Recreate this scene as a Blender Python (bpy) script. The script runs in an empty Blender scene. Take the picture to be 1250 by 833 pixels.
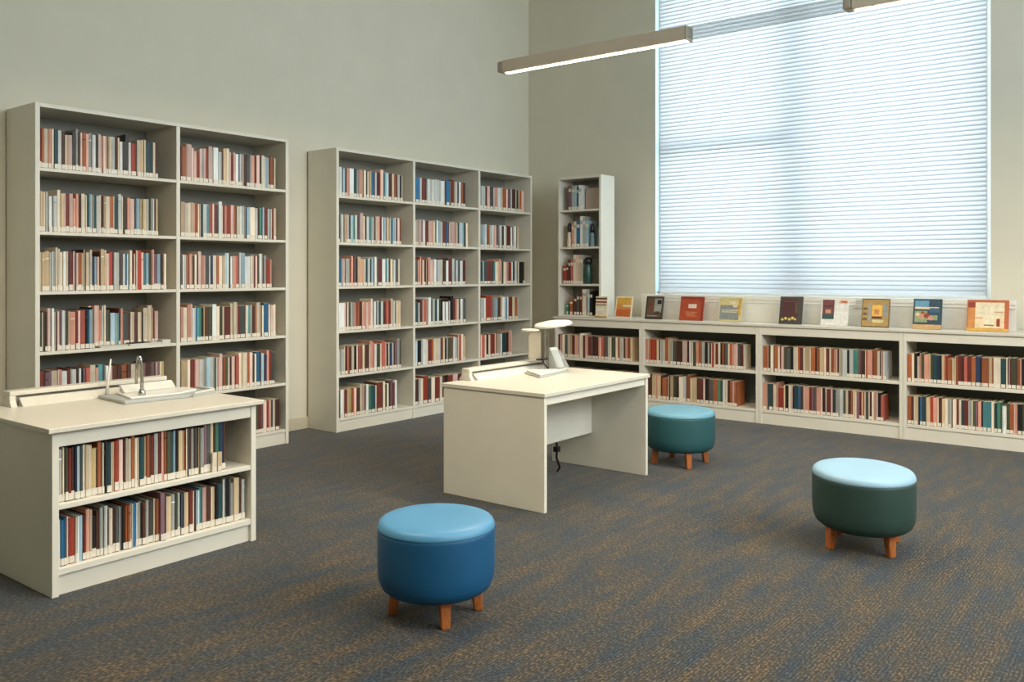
import bpy, bmesh, math, random
from mathutils import Vector, Matrix

random.seed(7)
C = bpy.context.scene.collection
PI = math.pi

# ------------------------------------------------------------------ materials
def srgb(r, g, b):
    f = lambda c: (c / 255) / 12.92 if c <= 10 else (((c / 255) + 0.055) / 1.055) ** 2.4
    return (f(r), f(g), f(b), 1.0)

def mat(name, rgb, rough=0.5, var=0.06, scale=18.0, spec=0.5, bump=0.0, bscale=200.0, metal=0.0, stretch=(1, 1, 1), sheen=0.0, coat=0.0):
    """A Principled surface whose colour wanders a little with noise in object space."""
    m = bpy.data.materials.new(name); m.use_nodes = True
    nt = m.node_tree; nt.nodes.clear()
    out = nt.nodes.new('ShaderNodeOutputMaterial'); b = nt.nodes.new('ShaderNodeBsdfPrincipled')
    nt.links.new(b.outputs[0], out.inputs[0])
    tc = nt.nodes.new('ShaderNodeTexCoord'); mp = nt.nodes.new('ShaderNodeMapping')
    mp.inputs['Scale'].default_value = stretch
    nz = nt.nodes.new('ShaderNodeTexNoise'); nz.inputs['Scale'].default_value = scale; nz.inputs['Detail'].default_value = 4
    rp = nt.nodes.new('ShaderNodeValToRGB')
    c = srgb(*rgb)
    rp.color_ramp.elements[0].position = 0.3; rp.color_ramp.elements[1].position = 0.7
    rp.color_ramp.elements[0].color = tuple(max(0, x * (1 - var)) for x in c[:3]) + (1,)
    rp.color_ramp.elements[1].color = tuple(min(1, x * (1 + var)) for x in c[:3]) + (1,)
    nt.links.new(tc.outputs['Object'], mp.inputs[0]); nt.links.new(mp.outputs[0], nz.inputs['Vector'])
    nt.links.new(nz.outputs[0], rp.inputs[0]); nt.links.new(rp.outputs[0], b.inputs['Base Color'])
    b.inputs['Roughness'].default_value = rough
    b.inputs['Metallic'].default_value = metal
    b.inputs['Specular IOR Level'].default_value = spec
    if sheen: b.inputs['Sheen Weight'].default_value = sheen
    if coat:
        b.inputs['Coat Weight'].default_value = coat; b.inputs['Coat Roughness'].default_value = 0.3
    if bump:
        n2 = nt.nodes.new('ShaderNodeTexNoise'); n2.inputs['Scale'].default_value = bscale; n2.inputs['Detail'].default_value = 3
        bp = nt.nodes.new('ShaderNodeBump'); bp.inputs['Strength'].default_value = bump; bp.inputs['Distance'].default_value = 0.002
        nt.links.new(tc.outputs['Object'], n2.inputs['Vector']); nt.links.new(n2.outputs[0], bp.inputs['Height'])
        nt.links.new(bp.outputs[0], b.inputs['Normal'])
    return m

def emission(name, rgb, strength):
    m = bpy.data.materials.new(name); m.use_nodes = True
    nt = m.node_tree; nt.nodes.clear()
    out = nt.nodes.new('ShaderNodeOutputMaterial'); e = nt.nodes.new('ShaderNodeEmission')
    e.inputs[0].default_value = rgb + (1,); e.inputs[1].default_value = strength
    nt.links.new(e.outputs[0], out.inputs[0]); return m

WALL = mat('wall_paint', (219, 213, 194), 0.75, 0.02, 3, 0.2, 0.05, 90)
CEIL = mat('ceiling_paint', (214, 213, 204), 0.85, 0.02, 3, 0.2)
TRIM = mat('trim_paint', (205, 195, 170), 0.5, 0.03, 6)
LAM = mat('white_laminate', (222, 218, 203), 0.42, 0.025, 5, 0.4)
LAMTOP = mat('worktop_laminate', (210, 205, 190), 0.35, 0.04, 60, 0.45)
EDGE = mat('cream_edging', (232, 226, 206), 0.45, 0.03, 20)
BACK = mat('bookcase_back', (138, 138, 128), 0.6, 0.03, 5, 0.3)
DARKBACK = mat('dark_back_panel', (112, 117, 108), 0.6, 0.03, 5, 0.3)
ALU = mat('fixture_grey', (222, 206, 184), 0.5, 0.03, 8)
ALUCAP = mat('fixture_cap', (186, 174, 156), 0.5, 0.03, 8)
CHROME = mat('brushed_steel', (180, 178, 170), 0.25, 0.06, 40, metal=1.0)
PLASTIC = mat('pale_plastic', (228, 226, 216), 0.3, 0.03, 20)
GREYPLATE = mat('grey_plate', (168, 172, 168), 0.35, 0.05, 30)
PAPER = mat('paper_white', (208, 206, 196), 0.7, 0.03, 40)
BLACK = mat('black_rubber', (22, 22, 24), 0.5, 0.1, 30)
WOOD = mat('stool_leg_wood', (170, 98, 48), 0.4, 0.25, 30, stretch=(6, 6, 1))
PAGES = mat('page_block', (206, 194, 166), 0.8, 0.12, 160, 0.2, stretch=(8, 1, 1))
LABEL = mat('spine_label_white', (224, 216, 200), 0.45, 0.06, 90)
GLASSY = None

def glass_mat():
    m = bpy.data.materials.new('window_glass'); m.use_nodes = True
    nt = m.node_tree; nt.nodes.clear()
    out = nt.nodes.new('ShaderNodeOutputMaterial'); t = nt.nodes.new('ShaderNodeBsdfTransparent')
    g = nt.nodes.new('ShaderNodeBsdfGlossy'); g.inputs['Roughness'].default_value = 0.02
    mx = nt.nodes.new('ShaderNodeMixShader'); mx.inputs[0].default_value = 0.06
    t.inputs[0].default_value = (0.93, 0.97, 1, 1)
    nt.links.new(t.outputs[0], mx.inputs[1]); nt.links.new(g.outputs[0], mx.inputs[2]); nt.links.new(mx.outputs[0], out.inputs[0])
    return m
GLASS = glass_mat()

def blind_mat(name, rgb, mixf=0.7):
    m = bpy.data.materials.new(name); m.use_nodes = True
    nt = m.node_tree; nt.nodes.clear()
    out = nt.nodes.new('ShaderNodeOutputMaterial'); t = nt.nodes.new('ShaderNodeBsdfTranslucent')
    d = nt.nodes.new('ShaderNodeBsdfDiffuse'); mx = nt.nodes.new('ShaderNodeMixShader'); mx.inputs[0].default_value = mixf
    tc = nt.nodes.new('ShaderNodeTexCoord'); nz = nt.nodes.new('ShaderNodeTexNoise'); nz.inputs['Scale'].default_value = 14
    mp = nt.nodes.new('ShaderNodeMapping'); mp.inputs['Scale'].default_value = (0.15, 1, 4)
    rp = nt.nodes.new('ShaderNodeValToRGB'); rp.color_ramp.elements[0].color = tuple(c * 0.95 for c in rgb) + (1,); rp.color_ramp.elements[1].color = rgb + (1,)
    nt.links.new(tc.outputs['Object'], mp.inputs[0]); nt.links.new(mp.outputs[0], nz.inputs['Vector']); nt.links.new(nz.outputs[0], rp.inputs[0])
    nt.links.new(rp.outputs[0], t.inputs[0]); nt.links.new(rp.outputs[0], d.inputs[0])
    nt.links.new(d.outputs[0], mx.inputs[1]); nt.links.new(t.outputs[0], mx.inputs[2]); nt.links.new(mx.outputs[0], out.inputs[0])
    return m
BLIND = blind_mat('blind_fabric', (0.315, 0.317, 0.311))

def acrylic_mat():
    m = bpy.data.materials.new('frosted_acrylic'); m.use_nodes = True
    nt = m.node_tree; nt.nodes.clear()
    out = nt.nodes.new('ShaderNodeOutputMaterial'); b = nt.nodes.new('ShaderNodeBsdfPrincipled'); t = nt.nodes.new('ShaderNodeBsdfTransparent'); mx = nt.nodes.new('ShaderNodeMixShader')
    tc = nt.nodes.new('ShaderNodeTexCoord'); nz = nt.nodes.new('ShaderNodeTexNoise'); nz.inputs['Scale'].default_value = 30
    rp = nt.nodes.new('ShaderNodeValToRGB'); rp.color_ramp.elements[0].color = (.50, .52, .50, 1); rp.color_ramp.elements[1].color = (.62, .64, .62, 1)
    nt.links.new(tc.outputs['Object'], nz.inputs['Vector']); nt.links.new(nz.outputs[0], rp.inputs[0]); nt.links.new(rp.outputs[0], b.inputs['Base Color'])
    b.inputs['Roughness'].default_value = .3; t.inputs[0].default_value = (.96, .98, .98, 1); mx.inputs[0].default_value = .34
    nt.links.new(t.outputs[0], mx.inputs[1]); nt.links.new(b.outputs[0], mx.inputs[2]); nt.links.new(mx.outputs[0], out.inputs[0])
    return m
ACRYL = acrylic_mat()

def carpet_mat():
    m = bpy.data.materials.new('ribbed_carpet'); m.use_nodes = True
    nt = m.node_tree; nt.nodes.clear(); N = nt.nodes.new; L = nt.links.new
    out = N('ShaderNodeOutputMaterial'); b = N('ShaderNodeBsdfPrincipled'); L(b.outputs[0], out.inputs[0])
    tc = N('ShaderNodeTexCoord')
    def noise(sc, scale=1.0, detail=2.0, rough=0.5):
        mp = N('ShaderNodeMapping'); mp.inputs['Scale'].default_value = sc
        nz = N('ShaderNodeTexNoise'); nz.inputs['Scale'].default_value = scale; nz.inputs['Detail'].default_value = detail; nz.inputs['Roughness'].default_value = rough
        L(tc.outputs['Object'], mp.inputs[0]); L(mp.outputs[0], nz.inputs['Vector']); return nz.outputs[0]
    def ramp(v, stops):
        r = N('ShaderNodeValToRGB'); e = r.color_ramp.elements
        while len(e) < len(stops): e.new(0.5)
        for q, (p, c) in zip(e, stops): q.position = p; q.color = c + (1,)
        L(v, r.inputs[0]); return r.outputs[0]
    # broad streaks of blue and tan yarn running along the ribs (y)
    streak = noise((11, 2.2, 1), 1.0, 4, .65)
    base = ramp(streak, [(.34, (.011, .022, .035)), (.45, (.023, .027, .029)), (.54, (.038, .032, .023)), (.66, (.062, .043, .021))])
    # stitches: short loops along the ribs
    st = noise((120, 55, 1), 1.0, 2, .6)
    lum = ramp(st, [(.34, (.18, .18, .18)), (.50, (.8, .8, .8)), (.62, (3.0, 2.85, 2.6))])
    mul = N('ShaderNodeMix'); mul.data_type = 'RGBA'; mul.blend_type = 'MULTIPLY'; mul.inputs[0].default_value = 1; mul.clamp_result = False
    L(base, mul.inputs[6]); L(lum, mul.inputs[7])
    # rib grooves
    wv = N('ShaderNodeTexWave'); wv.wave_type = 'BANDS'; wv.bands_direction = 'X'; wv.inputs['Scale'].default_value = 22; wv.inputs['Distortion'].default_value = 1.2; wv.inputs['Detail Scale'].default_value = 3
    L(tc.outputs['Object'], wv.inputs['Vector'])
    rib = ramp(wv.outputs[0], [(.0, (.42, .42, .42)), (.55, (1.15, 1.15, 1.15))])
    m2 = N('ShaderNodeMix'); m2.data_type = 'RGBA'; m2.blend_type = 'MULTIPLY'; m2.inputs[0].default_value = 1; m2.clamp_result = False
    L(mul.outputs[2], m2.inputs[6]); L(rib, m2.inputs[7])
    L(m2.outputs[2], b.inputs['Base Color'])
    b.inputs['Roughness'].default_value = .85; b.inputs['Specular IOR Level'].default_value = .25; b.inputs['Sheen Weight'].default_value = .25; b.inputs['Sheen Roughness'].default_value = .4
    bp = N('ShaderNodeBump'); bp.inputs['Strength'].default_value = .35; bp.inputs['Distance'].default_value = .004
    L(st, bp.inputs['Height']); L(bp.outputs[0], b.inputs['Normal'])
    return m
CARPET = carpet_mat()

# ------------------------------------------------------------------ mesh helpers
def bx(bm, x0, x1, y0, y1, z0, z1, mi=0):
    v = [bm.verts.new(p) for p in ((x0, y0, z0), (x1, y0, z0), (x1, y1, z0), (x0, y1, z0), (x0, y0, z1), (x1, y0, z1), (x1, y1, z1), (x0, y1, z1))]
    fs = []
    for q in ((3, 2, 1, 0), (4, 5, 6, 7), (0, 1, 5, 4), (1, 2, 6, 5), (2, 3, 7, 6), (3, 0, 4, 7)):
        f = bm.faces.new([v[i] for i in q]); f.material_index = mi; fs.append(f)
    return fs

def prism(bm, pts, axis, a0, a1, mi=0):
    """Extrude a closed outline along an axis ('x','y','z'); pts in the other two coordinates."""
    def P(p, a): return {'x': (a, p[0], p[1]), 'y': (p[0], a, p[1]), 'z': (p[0], p[1], a)}[axis]
    A = [bm.verts.new(P(p, a0)) for p in pts]; B = [bm.verts.new(P(p, a1)) for p in pts]
    n = len(pts)
    fs = [bm.faces.new(A[::-1]), bm.faces.new(B)] + [bm.faces.new((A[i], A[(i + 1) % n], B[(i + 1) % n], B[i])) for i in range(n)]
    for f in fs: f.material_index = mi
    return fs

def lathe(bm, prof, cx=0, cy=0, z=0, n=48, sx=1, sy=1, rot=0, mi=0):
    rings = []
    for r, h in prof:
        ring = []
        for k in range(n):
            a = 2 * PI * k / n
            x, y = r * sx * math.cos(a), r * sy * math.sin(a)
            ring.append(bm.verts.new((cx + x * math.cos(rot) - y * math.sin(rot), cy + x * math.sin(rot) + y * math.cos(rot), z + h)))
        rings.append(ring)
    for a, b in zip(rings, rings[1:]):
        for k in range(n):
            f = bm.faces.new((a[k], a[(k + 1) % n], b[(k + 1) % n], b[k])); f.smooth = True; f.material_index = mi
    f = bm.faces.new(rings[0][::-1]); f.material_index = mi; f = bm.faces.new(rings[-1]); f.material_index = mi

def tube(bm, pts, r, n=10, mi=0):
    pts = [Vector(p) for p in pts]; rings = []
    up = Vector((0.3, 0.2, 1)).normalized()
    for i, p in enumerate(pts):
        d = (pts[min(i + 1, len(pts) - 1)] - pts[max(i - 1, 0)]).normalized()
        s = d.cross(up)
        if s.length < 1e-3: s = d.cross(Vector((1, 0, 0)))
        s.normalize(); t = d.cross(s).normalized(); up = -t if t.dot(up) < 0 else t
        t = d.cross(s)
        rr = r[i] if isinstance(r, (list, tuple)) else r
        rings.append([bm.verts.new(p + (s * math.cos(2 * PI * k / n) + t * math.sin(2 * PI * k / n)) * rr) for k in range(n)])
    for a, b in zip(rings, rings[1:]):
        for k in range(n):
            f = bm.faces.new((a[k], a[(k + 1) % n], b[(k + 1) % n], b[k])); f.smooth = True; f.material_index = mi
    for e in (rings[0][::-1], rings[-1]): bm.faces.new(e).material_index = mi

def obj(name, bm, mats, parent=None, bevel=0.0, loc=None, seg=2):
    bmesh.ops.recalc_face_normals(bm, faces=bm.faces)
    me = bpy.data.meshes.new(name); bm.to_mesh(me); bm.free()
    for m in (mats if isinstance(mats, (list, tuple)) else [mats]): me.materials.append(m)
    o = bpy.data.objects.new(name, me); C.objects.link(o)
    if parent is not None:
        o.parent = parent
        root = parent
        off = Vector((0, 0, 0))
        while root is not None: off += Vector(root.location); root = root.parent
        if loc is None and any(abs(c) > 1e-9 for c in off): me.transform(Matrix.Translation(-off))   # world-built mesh under a moved root
    if loc is not None: o.location = loc
    if bevel:
        md = o.modifiers.new('bevel', 'BEVEL'); md.width = bevel; md.segments = seg; md.limit_method = 'ANGLE'; md.angle_limit = math.radians(50)
    return o

def tag(o, label=None, cat=None, group=None, kind=None):
    if label: o['label'] = label
    if cat: o['category'] = cat
    if group: o['group'] = group
    if kind: o['kind'] = kind
    return o

def thing(name, label, cat, loc=(0, 0, 0), group=None):
    o = bpy.data.objects.new(name, None); C.objects.link(o); o.location = loc; o.empty_display_size = .1
    return tag(o, label, cat, group)

def box(name, m, ext, parent=None, bevel=0.0):
    bm = bmesh.new(); bx(bm, *ext); return obj(name, bm, m, parent, bevel)

def struct(name, bm, m, parent=None):
    o = obj(name, bm, m, parent)
    if parent is None: o['kind'] = 'structure'
    return o
# ------------------------------------------------------------------ the room
XL, YB, XR, YR, H = -6.36, 8.50, 2.6, -3.2, 4.95
WX0, WX1, WZ0, WZ1 = -4.62, -1.352, 1.17, 4.62
bm = bmesh.new(); bx(bm, XL - .2, XR + .2, YR - .2, YB + .2, -.12, 0); struct('floor', bm, CARPET)
bm = bmesh.new(); bx(bm, XL - .2, XR + .2, YR - .2, YB + .2, H, H + .12); struct('ceiling', bm, CEIL)
bm = bmesh.new(); bx(bm, XL - .2, XL, YR - .2, YB + .2, 0, H); struct('wall_left', bm, WALL)
RY0, RY1, RZ0, RZ1 = 2.0, 6.9, 2.05, 4.75                 # a wide daylight window in the opposite wall
bm = bmesh.new(); bx(bm, XR, XR + .2, YR - .2, RY0, 0, H); bx(bm, XR, XR + .2, RY1, YB + .2, 0, H)
bx(bm, XR, XR + .2, RY0, RY1, 0, RZ0); bx(bm, XR, XR + .2, RY0, RY1, RZ1, H); struct('wall_right', bm, WALL)
bm = bmesh.new(); bx(bm, XL, XR, YR - .2, YR, 0, H); struct('wall_rear', bm, WALL)
bm = bmesh.new()
bx(bm, XL, WX0, YB, YB + .45, 0, H); bx(bm, WX1, XR, YB, YB + .45, 0, H)
bx(bm, WX0, WX1, YB, YB + .45, 0, WZ0); bx(bm, WX0, WX1, YB, YB + .45, WZ1, H)
struct('wall_back', bm, WALL)
bm = bmesh.new(); bx(bm, XL, XL + .016, YR, YB, 0, .105); o = struct('baseboard_left', bm, TRIM)
bm = bmesh.new(); bx(bm, XL + .016, XR, YB - .016, YB, 0, .105); o = struct('baseboard_back', bm, TRIM)

WHITE = mat('window_frame_white', (226, 232, 234), 0.4, 0.02, 10)
win = thing('window_1', None, None, ((WX0 + WX1) / 2, YB, WZ0)); win['kind'] = 'structure'
FY = YB + .20
bm = bmesh.new()
bx(bm, WX0, WX0 + .045, FY, FY + .10, WZ0, WZ1); bx(bm, WX1 - .045, WX1, FY, FY + .10, WZ0, WZ1)
bx(bm, WX0, WX1, FY, FY + .10, WZ0, WZ0 + .05); bx(bm, WX0, WX1, FY, FY + .10, WZ1 - .05, WZ1)
obj('window_frame', bm, WHITE, win)
box('mullion', WHITE, (-3.17, -3.03, FY, FY + .10, WZ0, WZ1), win)
box('transom', WHITE, (WX0, -3.17, FY - .12, FY - .06, 2.745, 2.785), win)
for a, b_ in ((WX0 + .045, -3.17), (-3.03, WX1 - .045)):
    box('glass_pane', GLASS, (a, b_, FY + .046, FY + .054, WZ0 + .05, WZ1 - .05), win)
win = thing('window_2', None, None, (XR, 4.45, RZ0)); win['kind'] = 'structure'
bm = bmesh.new()
for y in (RY0, 3.61, 5.23, RY1 - .06): bx(bm, XR + .05, XR + .13, y, y + .06, RZ0, RZ1)
bx(bm, XR + .05, XR + .13, RY0, RY1, RZ0, RZ0 + .06); bx(bm, XR + .05, XR + .13, RY0, RY1, RZ1 - .06, RZ1)
obj('window_frame', bm, WHITE, win)
for y in (RY0, 3.61, 5.23): box('glass_pane', GLASS, (XR + .086, XR + .094, y + .06, y + 1.61, RZ0 + .06, RZ1 - .06), win)
L = bpy.data.lights.new('window_portal', 'AREA'); L.shape = 'RECTANGLE'; L.size = RZ1 - RZ0; L.size_y = RY1 - RY0; L.cycles.is_portal = True
lo = bpy.data.objects.new('window_portal', L); C.objects.link(lo); lo.location = (XR + .02, (RY0 + RY1) / 2, (RZ0 + RZ1) / 2); lo.rotation_euler = (0, math.radians(90), 0)
L = bpy.data.lights.new('window_portal', 'AREA'); L.shape = 'RECTANGLE'; L.size = WX1 - WX0; L.size_y = WZ1 - WZ0; L.cycles.is_portal = True
lo = bpy.data.objects.new('window_portal', L); C.objects.link(lo); lo.location = ((WX0 + WX1) / 2, YB + .44, (WZ0 + WZ1) / 2); lo.rotation_euler = (math.radians(-90), 0, 0)

# the blind that fills the window
bl = thing('window_blind', 'tall white horizontal-slat blind drawn down over the bright window above the counter', 'blind', ((WX0 + WX1) / 2, YB, 1.2))
def slats():
    bm = bmesh.new(); z = 1.214; pitch = .0415
    while z < WZ1 - .06:
        pr = [(YB + .002, z), (YB + .007, z + .018), (YB + .013, z + .036), (YB + .019, z + .0525)]   # leans back, overlapped by the next
        for (ya, za), (yb, zb) in zip(pr, pr[1:]):
            v = [bm.verts.new(p) for p in ((WX0 + .051, ya, za), (WX1 - .031, ya, za), (WX1 - .031, yb, zb), (WX0 + .051, yb, zb))]
            bm.faces.new(v)
        z += pitch
    return bm
obj('slats', slats(), BLIND, bl)
box('bottom_rail', WHITE, (WX0 + .03, WX1 - .028, YB - .004, YB + .02, 1.188, 1.214), bl, .003)
box('head_rail', WHITE, (WX0 + .01, WX1 - .01, YB - .005, YB + .05, WZ1 - .07, WZ1 - .002), bl, .004)
CHAN = blind_mat('side_channel_pale_blue', (0.46, 0.56, 0.60), .9); CHANW = blind_mat('side_channel_white', (0.60, 0.60, 0.58), .9)
for xa, xb, cm in ((WX0 + .002, WX0 + .050, CHAN), (WX1 - .002, WX1 - .030, CHANW)):
    bm = bmesh.new()
    prof = [(xa, YB + .03), (xa, YB - .004), (xb, YB - .004), (xb, YB + .03)]           # an open U of thin frosted plastic
    A = [bm.verts.new((x, y, 1.19)) for x, y in prof]; B = [bm.verts.new((x, y, WZ1)) for x, y in prof]
    for k in range(3): bm.faces.new((A[k], A[k + 1], B[k + 1], B[k]))
    obj('side_channel', bm, cm, bl)

# ------------------------------------------------------------------ bookcases
SH = [.12, .505, .900, 1.297, 1.690, 2.108]            # shelf tops of the tall cases
TOP = 2.53
def tall_case(label, y0, y1, divs, xf, joints=()):
    t = thing('bookcase', label, 'bookcase', ((XL + xf) / 2, (y0 + y1) / 2, 0), 'tall bookcases along the long wall')
    xb = XL + .022; w = .03
    box('side_panel', LAM, (xb, xf, y0, y0 + w, 0, TOP), t, .002)
    box('side_panel', LAM, (xb, xf, y1 - w, y1, 0, TOP), t, .002)
    box('top_panel', LAM, (xb, xf, y0 + w, y1 - w, TOP - .026, TOP), t, .002)
    box('back_panel', BACK, (xb, xb + .008, y0 + w, y1 - w, .0, TOP - .026), t)
    edges = [y0 + w] + [e for d in divs for e in (d - w / 2, d + w / 2)] + [y1 - w]
    for d in divs: box('divider', LAM, (xb + .008, xf, d - w / 2, d + w / 2, 0, TOP - .026), t, .002)
    for a, b in zip(edges[::2], edges[1::2]):
        for z in SH: box('shelf', LAM, (xb + .008, xf - .003, a, b, z - .022, z), t, .002)
        box('plinth', LAM, (xf - .04, xf - .012, a, b, 0, SH[0] - .022), t)
    return t
tall_case('tall white bookcase two bays wide, standing behind the low cabinet', 2.547, 4.562, [3.560], -5.906)
tall_case('tall white bookcase three bays wide, standing nearest the room corner', 5.112, 8.02, [6.093, 7.080], -5.950)

# low cases under the window: four units, one long counter over them
LX = [-5.535, -4.444, -3.191, -1.917, -.650]; LYF, LYB = 7.88, 8.478
low_labels = ['low white bookcase in the corner below the narrow upper case, partly behind the desk', 'low white bookcase directly behind the teal stool',
              'low white bookcase under the middle of the window blind', 'low white bookcase under the landscape orange picture book']
for i, (a, b) in enumerate(zip(LX, LX[1:])):
    t = thing('low_bookcase', low_labels[i], 'bookcase', ((a + b) / 2, (LYF + LYB) / 2, 0), 'low bookcases under the window')
    a += .0008; b -= .0008; w = .028; zt = .912
    box('side_panel', LAM, (a, a + w, LYF, LYB, 0, zt), t, .002); box('side_panel', LAM, (b - w, b, LYF, LYB, 0, zt), t, .002)
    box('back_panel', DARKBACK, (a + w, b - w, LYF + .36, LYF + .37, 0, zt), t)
    box('fascia', LAM, (a + w, b - w, LYF + .002, LYF + .02, .836, zt), t, .002)
    box('shelf', LAM, (a + w, b - w, LYF + .004, LYF + .36, .464, .492), t, .002)
    box('shelf', LAM, (a + w, b - w, LYF + .004, LYF + .36, .106, .132), t, .002)
    box('plinth', LAM, (a + w, b - w, LYF + .012, LYF + .04, 0, .106), t)
tag(box('counter_top', LAMTOP, (LX[0] - .012, LX[-1] + .02, LYF - .014, LYB, .9125, .9365), None, .003),
    'long white counter top running over the low bookcases below the window', 'counter')
bm = bmesh.new()
bx(bm, -4.628, -1.118, 8.205, 8.225, .937, 1.190)
bx(bm, -4.628, -1.118, 8.196, 8.205, 1.120, 1.126); bx(bm, -4.628, -1.118, 8.196, 8.205, 1.150, 1.190)
bx(bm, -4.628, -1.118, 8.225, 8.300, 1.172, 1.190); bx(bm, -4.5, -4.47, 8.225, 8.4, .937, 1.1); bx(bm, -1.25, -1.22, 8.225, 8.4, .937, 1.1)
tag(obj('display_board', bm, PLASTIC), 'long white backing board on the counter behind the display books', 'display board')

# narrow upper case standing on the counter in the corner
TX0, TX1, TY0, TY1, TZ0, TZ1 = -5.535, -4.975, 7.945, 8.225, .937, 2.478
t = thing('narrow_bookcase', 'narrow four-shelf white bookcase standing on the counter in the corner', 'bookcase', ((TX0 + TX1) / 2, 8.08, TZ0))
box('side_panel', LAM, (TX0, TX0 + .022, TY0, TY1, TZ0, TZ1), t, .002); box('side_panel', LAM, (TX1 - .026, TX1, TY0, TY1, TZ0, TZ1), t, .002)
box('top_panel', LAM, (TX0 + .022, TX1 - .026, TY0, TY1, TZ1 - .028, TZ1), t, .002)
box('back_panel', BACK, (TX0 + .022, TX1 - .026, TY1 - .01, TY1, TZ0, TZ1 - .028), t)
TSH = [TZ0 + .016, 1.297, 1.703, 2.112]
for z in TSH: box('shelf', LAM, (TX0 + .022, TX1 - .026, TY0 + .003, TY1 - .01, z - (.016 if z < 1 else .022), z), t, .002)

# ------------------------------------------------------------------ cabinet (near left) and desk
def raised_rail(parent, x0, x1, y0, y1, z):
    """A shallow raised ledge along the back edge of a top, on two splayed end brackets."""
    bm = bmesh.new(); bx(bm, x0, x1, y0, y1, z + .055, z + .078); bx(bm, x0 + .004, x0 + .014, y0 + .031, y1 - .031, z, z + .055)
    r = obj('raised_ledge', bm, LAMTOP, parent, .004)
    bm = bmesh.new(); prism(bm, [(x1 - .012, z + .042), (x1 + .034, z + .002), (x1 + .034, z), (x1 - .012, z + .004)], 'y', y0 + .05, y1 - .03); obj('sloping_panel', bm, LAMTOP, r)
    for a, b in ((y0, y0 + .03), (y1 - .03, y1)):
        bm = bmesh.new(); prism(bm, [(x0 - .03, z), (x1 + .02, z), (x1, z + .03), (x1, z + .055), (x0, z + .055), (x0 - .005, z + .03)], 'y', a, b)
        obj('bracket', bm, LAMTOP, r, .002)
    return r

KX, KY0, KY1, KZ = -3.900, 1.752, 2.800, .745
cab = thing('book_cabinet', 'low white book cabinet with two open shelves, wide top and chrome gooseneck on it', 'cabinet', (-4.3, 2.27, 0))
w = .03
box('side_panel', LAM, (-4.70, KX, KY0, KY0 + w, 0, KZ - .022), cab, .002); box('side_panel', LAM, (-4.70, KX, KY1 - w, KY1, 0, KZ - .022), cab, .002)
box('worktop', LAMTOP, (-4.735, KX + .032, KY0 - .028, KY1 + .03, KZ - .022, KZ), cab, .003)
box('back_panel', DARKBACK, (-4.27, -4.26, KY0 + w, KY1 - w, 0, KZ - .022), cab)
box('fascia', LAM, (KX - .026, KX - .006, KY0 + w, KY1 - w, .655, KZ - .022), cab, .002)
box('shelf', LAM, (-4.26, KX - .004, KY0 + w, KY1 - w, .378, .403), cab, .003)
box('shelf', LAM, (-4.26, KX - .004, KY0 + w, KY1 - w, .090, .120), cab, .003)
box('plinth', LAM, (KX - .05, KX - .022, KY0 + w, KY1 - w, 0, .090), cab)
raised_rail(cab, -4.73, -4.655, 1.885, 2.735, KZ)

DX0, DX1, DY0, DY1, DZ = -3.79, -2.99, 4.150, 5.392, .708
desk = thing('desk', 'white panel-sided desk in the middle of the room, open at the front', 'desk', (-3.39, 4.77, 0))
box('side_panel', LAM, (DX0, DX1, DY0, DY0 + .028, 0, DZ - .024), desk, .002); box('side_panel', LAM, (DX0, DX1, DY1 - .028, DY1, 0, DZ - .024), desk, .002)
box('worktop', LAMTOP, (DX0 - .01, DX1 + .012, DY0 - .012, DY1 + .014, DZ - .024, DZ), desk, .003)
box('front_rail', LAM, (DX1 - .03, DX1 - .012, DY0 + .028, DY1 - .028, .632, DZ - .024), desk, .002)
box('modesty_panel', LAM, (-3.455, -3.437, DY0 + .028, DY1 - .028, .25, DZ - .024), desk, .002)
raised_rail(desk, -3.80, -3.735, 4.34, 5.20, DZ)
bm = bmesh.new()
tube(bm, [(-3.50, 4.99, .60), (-3.50, 4.99, .40), (-3.495, 4.985, .27), (-3.485, 4.99, .20), (-3.50, 5.005, .12), (-3.49, 5.03, .05), (-3.53, 5.06, .012)], .008, 8)
bx(bm, -3.508, -3.472, 4.975, 5.012, .165, .20)
tag(obj('power_cable', bm, BLACK), 'short black cable dangling behind the modesty panel under the desk', 'cable')

# things on the cabinet top
z = KZ
g = thing('gooseneck_stand', 'chrome gooseneck stand on a grey plate lying on the low cabinet', 'stand', (-4.42, 2.5, z))
bm = bmesh.new(); prism(bm, [(-4.285, 2.285), (-4.245, 2.62), (-4.31, 2.78), (-4.50, 2.80), (-4.60, 2.42), (-4.612, 2.31)], 'z', z + .0005, z + .018)
obj('base_plate', bm, GREYPLATE, g, .004)
bm = bmesh.new(); prism(bm, [(-4.33, 2.34), (-4.30, 2.60), (-4.36, 2.74), (-4.49, 2.75), (-4.58, 2.39)], 'z', z + .018, z + .027); obj('tray', bm, PLASTIC, g, .003)
bm = bmesh.new()
p = [(-4.372, 2.425, z + .027), (-4.372, 2.425, z + .10), (-4.374, 2.425, z + .185)]
for k in range(1, 9):
    a = PI * k / 9
    p.append((-4.386 + .014 * math.cos(a), 2.418, z + .200 + .030 * math.sin(a)))
p += [(-4.400, 2.412, z + .18), (-4.402, 2.410, z + .085)]
tube(bm, p, [.011, .0095] + [.008] * (len(p) - 2), 10); lathe(bm, [(.019, 0), (.019, .012), (.013, .03)], -4.372, 2.425, z + .0265, 16)
obj('gooseneck', bm, CHROME, g)
bm = bmesh.new()
prism(bm, [(-4.545, z + .028), (-4.50, z + .028), (-4.545, z + .066), (-4.57, z + .066)], 'y', 2.40, 2.70); prism(bm, [(-4.545, z + .028), (-4.60, z + .027), (-4.60, z + .035), (-4.57, z + .066)], 'y', 2.42, 2.68)
obj('folded_card', bm, PAPER, g, .004)
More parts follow.
